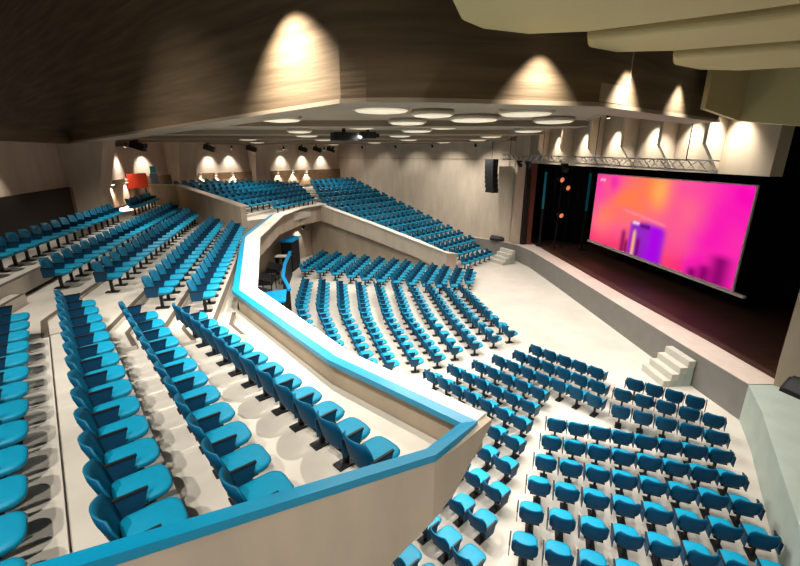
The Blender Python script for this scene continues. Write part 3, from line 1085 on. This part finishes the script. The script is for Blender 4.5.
# grazing lamps on the bulkhead
def can_light(loc, aim, label, watts, ang, group, blend_=0.5, color=SOFT, rad=0.04):
    t = thing('spot_lamp', label, 'spot lamp', loc, 0, group)
    d = (Vector(aim) - Vector(loc)).normalized()
    q = d.to_track_quat('-Z', 'Y').to_euler()
    bm = bmesh.new()
    add_lathe(bm, (0, 0, 0.02), [(0.075, 0.0), (0.085, 0.08), (0.05, 0.26)], 12)
    h = link('can', mesh_of(bm, smooth=True), 'black', t)
    h.rotation_euler = q
    bm = bmesh.new()
    add_lathe(bm, (0, 0, 0.0), [(0.05, 0.0), (0.065, 0.01), (0.06, 0.019)], 12)
    g = link('lens', mesh_of(bm, smooth=True), 'lamp_glow', t)
    g.rotation_euler = q
    bm = bmesh.new()
    add_bar(bm, (0, 0, 0.1), (0, 0, 0.42), 0.012)
    link('bracket', mesh_of(bm), 'black', t)
    spot(Vector(loc) + d * 0.03, aim, watts, ang, blend_, color, rad)


def graze(pt, nrm2, z, dist, watts, label, ang=80, group='spot lamps grazing the bulkhead', drop=1.2, tilt=0.12):
    x, y = pt[0] + nrm2[0] * dist, pt[1] + nrm2[1] * dist
    can_light((x, y, z), (x - nrm2[0] * tilt, y - nrm2[1] * tilt, z - drop), label, watts, ang, group, 1.0)


dL = Vector((VL[0] - LFAR[0], VL[1] - LFAR[1])).normalized()
nL = (dL.y, -dL.x)
dM_ = Vector((VR[0] - VM[0], VR[1] - VM[1])).normalized()
nM = (dM_.y, -dM_.x)
dR = Vector((RFAR[0] - VR[0], RFAR[1] - VR[1])).normalized()
nR = (dR.y, -dR.x)
graze((-1.88, 8.30), nL, 10.15, 0.75, 2300, 'spot lamp casting the tall cone of light on the dark bulkhead', 96, tilt=0.22)
graze((2.33, 7.77), nM, 9.25, 0.36, 750, 'spot lamp on the bulkhead below the broad olive panel')
graze((4.2, 8.55), nR, 9.15, 0.36, 900, 'spot lamp on the bulkhead below the middle olive panel')
graze((6.1, 10.03), nR, 9.1, 0.34, 600, 'spot lamp on the bulkhead below the smallest olive panel')
# lamps grazing the stage header between its fins
for i, (x, y, zz) in enumerate(((9.6, 12.5, 8.75), (9.5, 14.3, 8.75), (9.38, 16.3, 8.75), (9.25, 18.9, 8.75), (9.12, 21.7, 8.75), (8.95, 24.9, 8.75))):
    graze((x, y), (-1, -0.05), zz, 0.5, 620, 'spot lamp washing the stage header, %s from the pier' % ORD[i + 1], 85, 'spot lamps of the stage header')
# rear wall: upper washes
rear_lamps = [(on_mid(12.0), N_MID), (on_mid(16.5), N_MID), (on_mid(28.3), N_MID), (on_fmid(21.9), N_FMID), (on_far(16.2), N_FAR), (on_far(17.9), N_FAR), (on_far(22.7), N_FAR), (on_far(25.0), N_FAR), (on_far(27.2), N_FAR)]
for i, (p, nn) in enumerate(rear_lamps):
    graze(p, nn, 7.70, 0.55, 380 if i > 1 else 220, 'spot lamp washing the rear wall, %s counted from the dark opening' % ORD[i + 1], 80, 'spot lamps of the rear wall', tilt=0.25)
# low lamps in the brown band
low = [(on_mid(26.0), N_MID), (on_mid(28.2), N_MID)] + [(on_far(q), N_FAR) for q in (15.3, 16.5, 17.9, 22.1, 23.7, 25.2)]
for i, (p, nn) in enumerate(low):
    pos = (p[0] + nn[0] * 0.34, p[1] + nn[1] * 0.34)
    t = thing('wall_lamp', 'bright wall lamp in the brown band, %s along the rear wall' % ORD[i + 1], 'wall lamp', (pos[0], pos[1], 5.9), math.atan2(nn[1], nn[0]), 'wall lamps in the brown band')
    bm = bmesh.new()
    add_lathe(bm, (0, 0, 0), [(0.11, -0.12), (0.09, 0.0), (0.05, 0.06)], 12)
    link('shade', mesh_of(bm, smooth=True), 'concrete_pale', t)
    bm = bmesh.new()
    add_lathe(bm, (0, 0, 0), [(0.05, -0.16), (0.09, -0.14), (0.09, -0.122)], 12)
    link('bulb', mesh_of(bm, smooth=True), 'lamp_glow', t)
    box('bracket', (-0.09, 0, 0.0), (0.07, 0.06, 0.06), 'black', t)
    spot((pos[0], pos[1], 5.70), (pos[0] - nn[0] * 0.1, pos[1] - nn[1] * 0.1, 4.6), 480, 85, 0.3, SOFT, 0.03)
# fill lamps added to brighten the far wall
for i in range(5):
    q = Vector(FAR_A).lerp(Vector(FAR_B), (0.08, 0.27, 0.46, 0.66, 0.86)[i])
    nf = Vector((FAR_B[1] - FAR_A[1], FAR_A[0] - FAR_B[0])).normalized() * -1
    can_light((q.x + nf.x * 2.6, q.y + nf.y * 2.6, 7.775), (q.x, q.y, 4.6), 'added spot lamp washing the far wall, %s from the stage jamb' % ORD[i + 1], (420, 380, 240, 150, 100)[i], 100, 'added spot lamps washing the far wall', 0.8)
# lamps added under the olive panels to brighten the side ledge and pier
can_light((7.6, 6.6, 8.4), (8.6, 7.2, 1.0), 'added spot lamp under the middle olive panel over the ledge', 280, 90, 'added spot lamps over the side ledge', 0.8)
can_light((9.7, 7.1, 8.4), (10.6, 10.0, 2.5), 'added spot lamp under the smallest olive panel over the ledge', 300, 80, 'added spot lamps over the side ledge', 0.8)
# lamp under the balcony lighting the pit wall
can_light((-6.9, 29.6, 2.282), (-7.7, 29.8, 1.0), 'spot lamp under the balcony lighting the pit wall', 60, 75, None)

# high lamps over the near balcony; the last added to brighten its outer wall
for i, (x, y, z, wt, tx, ty) in enumerate(((-8.5, 1.5, 16.9, 3300, -3.5, 5.0), (-10.5, 6.0, 16.9, 3600, -6.5, 10.0), (-4.0, -1.5, 16.9, 1900, -1.0, 5.0), (2.0, -7.3, 16.9, 6200, -0.5, 2.5))):
    can_light((x, y, z), (tx, ty, 3.6), ('high spot lamp over the balcony rows', 'high spot lamp over the stepped aisle', 'high spot lamp over the balcony tip', 'added high spot lamp facing the outer balcony wall')[i], wt, 52, 'high balcony spot lamps', 0.7, SOFT, 0.12)

# black spotlights on the rear soffit edge
for i, px_s in enumerate((on_mid(27.0, -7.4), on_far(15.6, OFAR + 1.4), on_far(19.0, OFAR + 1.4), on_far(24.0, OFAR + 1.4), on_far(25.6, OFAR + 1.4), on_far(27.2, OFAR + 1.4))):
    t = thing('stage_spotlight', 'black spotlight clamped under the ceiling, %s before the rear wall' % ORD[i + 1], 'spotlight', (px_s[0], px_s[1], SOF), 0, 'black spotlights under the ceiling')
    box('yoke', (0, 0, -0.17), (0.05, 0.4, 0.34), 'black', t)
    b = box('housing', (0, 0, 0), (0.75, 0.34, 0.36), 'black', t)
    b.location = (0.1, 0, -0.45)
    b.rotation_euler = (0, math.radians(18), 0)
# projector cluster under the lower ceiling
t = thing('projector', 'black projector hung under the lower ceiling near the bulkhead', 'projector', (-1.75, 13.9, SOF))
box('bracket', (0, 0, -0.125), (0.10, 0.10, 0.24), 'black', t)
box('body', (0, 0, -0.36), (0.75, 0.5, 0.24), 'black', t, 0.4)
bm = bmesh.new()
add_bar(bm, (0.30, 0.10, -0.38), (0.52, 0.2, -0.40), 0.08, 12)
link('lens_tube', mesh_of(bm), 'black', t)
t = thing('projector', 'smaller black projector hung beside the other one', 'projector', (-1.05, 14.6, SOF))
box('bracket', (0, 0, -0.105), (0.08, 0.08, 0.2), 'black', t)
box('body', (0, 0, -0.29), (0.5, 0.4, 0.2), 'black', t, 0.2)
bm = bmesh.new()
add_bar(bm, (0.2, 0.02, -0.3), (0.36, 0.06, -0.3), 0.06, 12)
link('lens_tube', mesh_of(bm), 'black', t)

# ---- lighting truss before the stage
TA, TB = Vector((8.55, 11.9, 7.0)), Vector((7.0, 29.3, 7.15))
tr = thing('lighting_truss', 'long metal lighting truss hung in front of the stage', 'truss')
ax = (TB - TA).normalized()
sd = ax.cross(Vector((0, 0, 1))).normalized() * 0.15
up = Vector((0, 0, 0.14))
for a in (-1, 1):
    for b in (-1, 1):
        bm = bmesh.new()
        add_bar(bm, TA + sd * a + up * b, TB + sd * a + up * b, 0.022)
        link('chord', mesh_of(bm), 'truss_metal', tr)
bm = bmesh.new()
nseg = 44
for k in range(nseg):
    p, q = TA.lerp(TB, k / nseg), TA.lerp(TB, (k + 1) / nseg)
    s_ = 1 if k % 2 else -1
    for a in (-1, 1):
        add_bar(bm, p + sd * a + up * s_, q + sd * a - up * s_, 0.018, 4)
    for b in (-1, 1):
        add_bar(bm, p + sd * s_ + up * b, q - sd * s_ + up * b, 0.018, 4)
lat = link('lattice', mesh_of(bm), 'truss_metal', tr)
lat['kind'] = 'stuff'
for k in (0.06, 0.35, 0.65, 0.94):
    p = TA.lerp(TB, k)
    bm = bmesh.new()
    add_bar(bm, p + up, Vector((p.x, p.y, 9.3)), 0.015)
    link('hanger', mesh_of(bm), 'black', tr)
for i, k in enumerate((0.50, 0.76, 0.84)):
    p = TA.lerp(TB, k)
    t = thing('stage_spotlight', 'black stage lamp clamped on the truss, %s from the pier end' % ORD[i + 1], 'spotlight', (p.x, p.y, p.z - 0.172), 0, 'stage lamps on the truss')
    box('yoke', (0, 0, -0.05), (0.36, 0.05, 0.10), 'black', t)
    bm = bmesh.new()
    add_lathe(bm, (0, 0, 0), [(0.11, -0.2), (0.12, -0.06), (0.07, 0.14)], 14)
    h = link('housing', mesh_of(bm, smooth=True), 'black', t)
    h.location = (0, 0, -0.20)
    h.rotation_euler = (0, math.radians(-45), 0)

for (k_, tx) in ((0.35, 11.5), (0.65, 11.2)):  # warm lamps added to brighten the stage floor
    p = TA.lerp(TB, k_)
    can_light((p.x + 0.5, p.y, 8.86), (tx + 0.6, p.y - 2.0, STAGE_Z), 'added warm spot lamp above the truss, %s half of the stage' % ('near' if k_ < 0.5 else 'far'), 500, 60, 'added warm spot lamps above the truss', 0.9, WARM)
# line array and floor speakers
t = thing('line_array', 'tall black line array speaker hanging before the far wall', 'speaker', (6.3, 30.0, 0))
zt = 7.0
for k in range(7):
    o = box('speaker_box', (0, 0, 0), (0.62, 0.75, 0.315), 'black', t, -0.7)
    o.location = (0.003 * k * k, -0.003 * k * k, zt - 0.32 * k - 0.16)
    o.rotation_euler = (0, math.radians(0.8 * k), 0)
bm = bmesh.new()
add_bar(bm, (0, 0, zt - 0.02), (0, 0, SOF), 0.02)
link('hanger', mesh_of(bm), 'black', t)


def monitor(loc, rz, label, s=1.0):
    t = thing('floor_monitor', label, 'speaker', loc, rz)
    bm = bmesh.new()
    pr = [(-0.3 * s, 0), (0.3 * s, 0), (0.3 * s, 0.12 * s), (-0.1 * s, 0.48 * s), (-0.3 * s, 0.48 * s)]
    lo = [bm.verts.new((x, -0.55 * s, z)) for x, z in pr]
    hi = [bm.verts.new((x, 0.55 * s, z)) for x, z in pr]
    bm.faces.new(lo)
    bm.faces.new(hi[::-1])
    for k in range(5):
        j = (k + 1) % 5
        bm.faces.new((lo[k], hi[k], hi[j], lo[j]))
    link('cabinet', mesh_of(bm), 'black', t)
    g = box('grille', (0, 0, 0), (0.5 * s, 0.95 * s, 0.02), 'seat_black', t)
    g.location = (0.115 * s, 0, 0.31 * s)
    g.rotation_euler = (0, math.radians(42), 0)


monitor((7.35, 31.05, STAGE_Z + 0.02), math.radians(-130), 'black wedge speaker on the pale ledge below the line array', 1.0)
monitor((10.75, 9.72, STAGE_Z), math.radians(200), 'black wedge speaker on the ledge beside the stage pier', 0.9)

# ---- control booth at the rear of the pit
bt = thing('control_booth', 'control booth with blue partition panels below the balcony parapet', 'booth', (-5.7, 20.0, 0))
def bp(name, x0, y0, x1, y1, z0, z1, th, m):
    d = Vector((x1 - x0, y1 - y0))
    o = box(name, ((x0 + x1) / 2, (y0 + y1) / 2, (z0 + z1) / 2), (d.length, th, z1 - z0), m, bt, math.atan2(d.y, d.x))
    return o
bt.location = (0, 0, 0)
seg = [(-4.95, 17.9), (-5.8, 20.0), (-6.35, 22.4), (-6.85, 25.6)]
for (a, b) in zip(seg, seg[1:]):
    bp('partition', a[0], a[1], b[0], b[1], 0.0, 1.45, 0.06, 'black')
    bp('partition_cap', a[0], a[1], b[0], b[1], 1.45, 1.56, 0.16, 'booth_blue')
prism('desk_top', [(-5.95, 17.3), (-5.05, 17.8), (-4.7, 16.3), (-5.4, 15.85)], 1.50, 1.58, 'booth_blue', bt)
prism('desk_body', [(-5.82, 17.2), (-5.12, 17.6), (-4.85, 16.42), (-5.38, 16.05)], 0.0, 1.5, 'black', bt)
prism('desk_top', [(-7.75, 26.4), (-6.85, 26.2), (-6.7, 28.0), (-7.5, 28.3)], 1.95, 2.03, 'booth_blue', bt)
prism('desk_body', [(-7.65, 26.48), (-6.93, 26.32), (-6.8, 27.85), (-7.42, 28.1)], 0.0, 1.95, 'black', bt)
for i, (x, y, rz) in enumerate(((-6.85, 19.5, 0.2), (-7.3, 22.0, 0.15), (-7.55, 24.4, 0.1))):
    t = thing('mixing_console', 'black control console in the booth, %s from the blue desk end' % ORD[i + 1], 'console', (x, y, 0), rz, 'consoles in the control booth')
    box('table', (0, 0, 0.72), (0.85, 1.7, 0.05), 'black', t)
    for sx in (-0.36, 0.36):
        for sy in (-0.78, 0.78):
            box('leg', (sx, sy, 0.35), (0.05, 0.05, 0.70), 'black', t)
    bm = bmesh.new()
    add_prism(bm, [(-0.3, -0.7), (0.3, -0.7), (0.3, 0.7), (-0.3, 0.7)], 0.747, [1.0, 0.83, 0.83, 1.0])
    link('console_body', mesh_of(bm), 'seat_black', t)
t = thing('equipment_desk', 'pale equipment desk top inside the control booth', 'desk', (-7.35, 25.75, 0))
box('top', (0, 0, 1.2), (0.9, 0.6, 0.06), 'cap_white', t)
for sx in (-0.4, 0.4):
    box('side', (sx, 0, 0.585), (0.06, 0.55, 1.17), 'black', t)

# red poster and banner by the rear wall
t = thing('poster_board', 'red poster board before the rear wall beside bright wall lamps', 'poster', (-15.75, 25.85, 4.45), math.radians(-15))
box('panel', (0, 0, 1.35), (0.06, 1.45, 0.85), 'poster_red', t)
box('post', (-0.06, -0.6, 0.7), (0.05, 0.05, 1.4), 'black', t)
box('post', (-0.06, 0.6, 0.7), (0.05, 0.05, 1.4), 'black', t)
t = thing('banner_stand', 'narrow grey banner stand with teal top beside the red poster', 'banner', (-15.35, 27.0, 4.4), math.radians(-30))
box('foot', (0, 0, 0.03), (0.3, 0.6, 0.06), 'black', t)
box('sheet', (0, 0, 0.92), (0.03, 0.5, 1.72), 'banner_grey', t)
box('header_sheet', (0.0, 0, 2.0), (0.03, 0.36, 0.42), 'banner_teal', t)
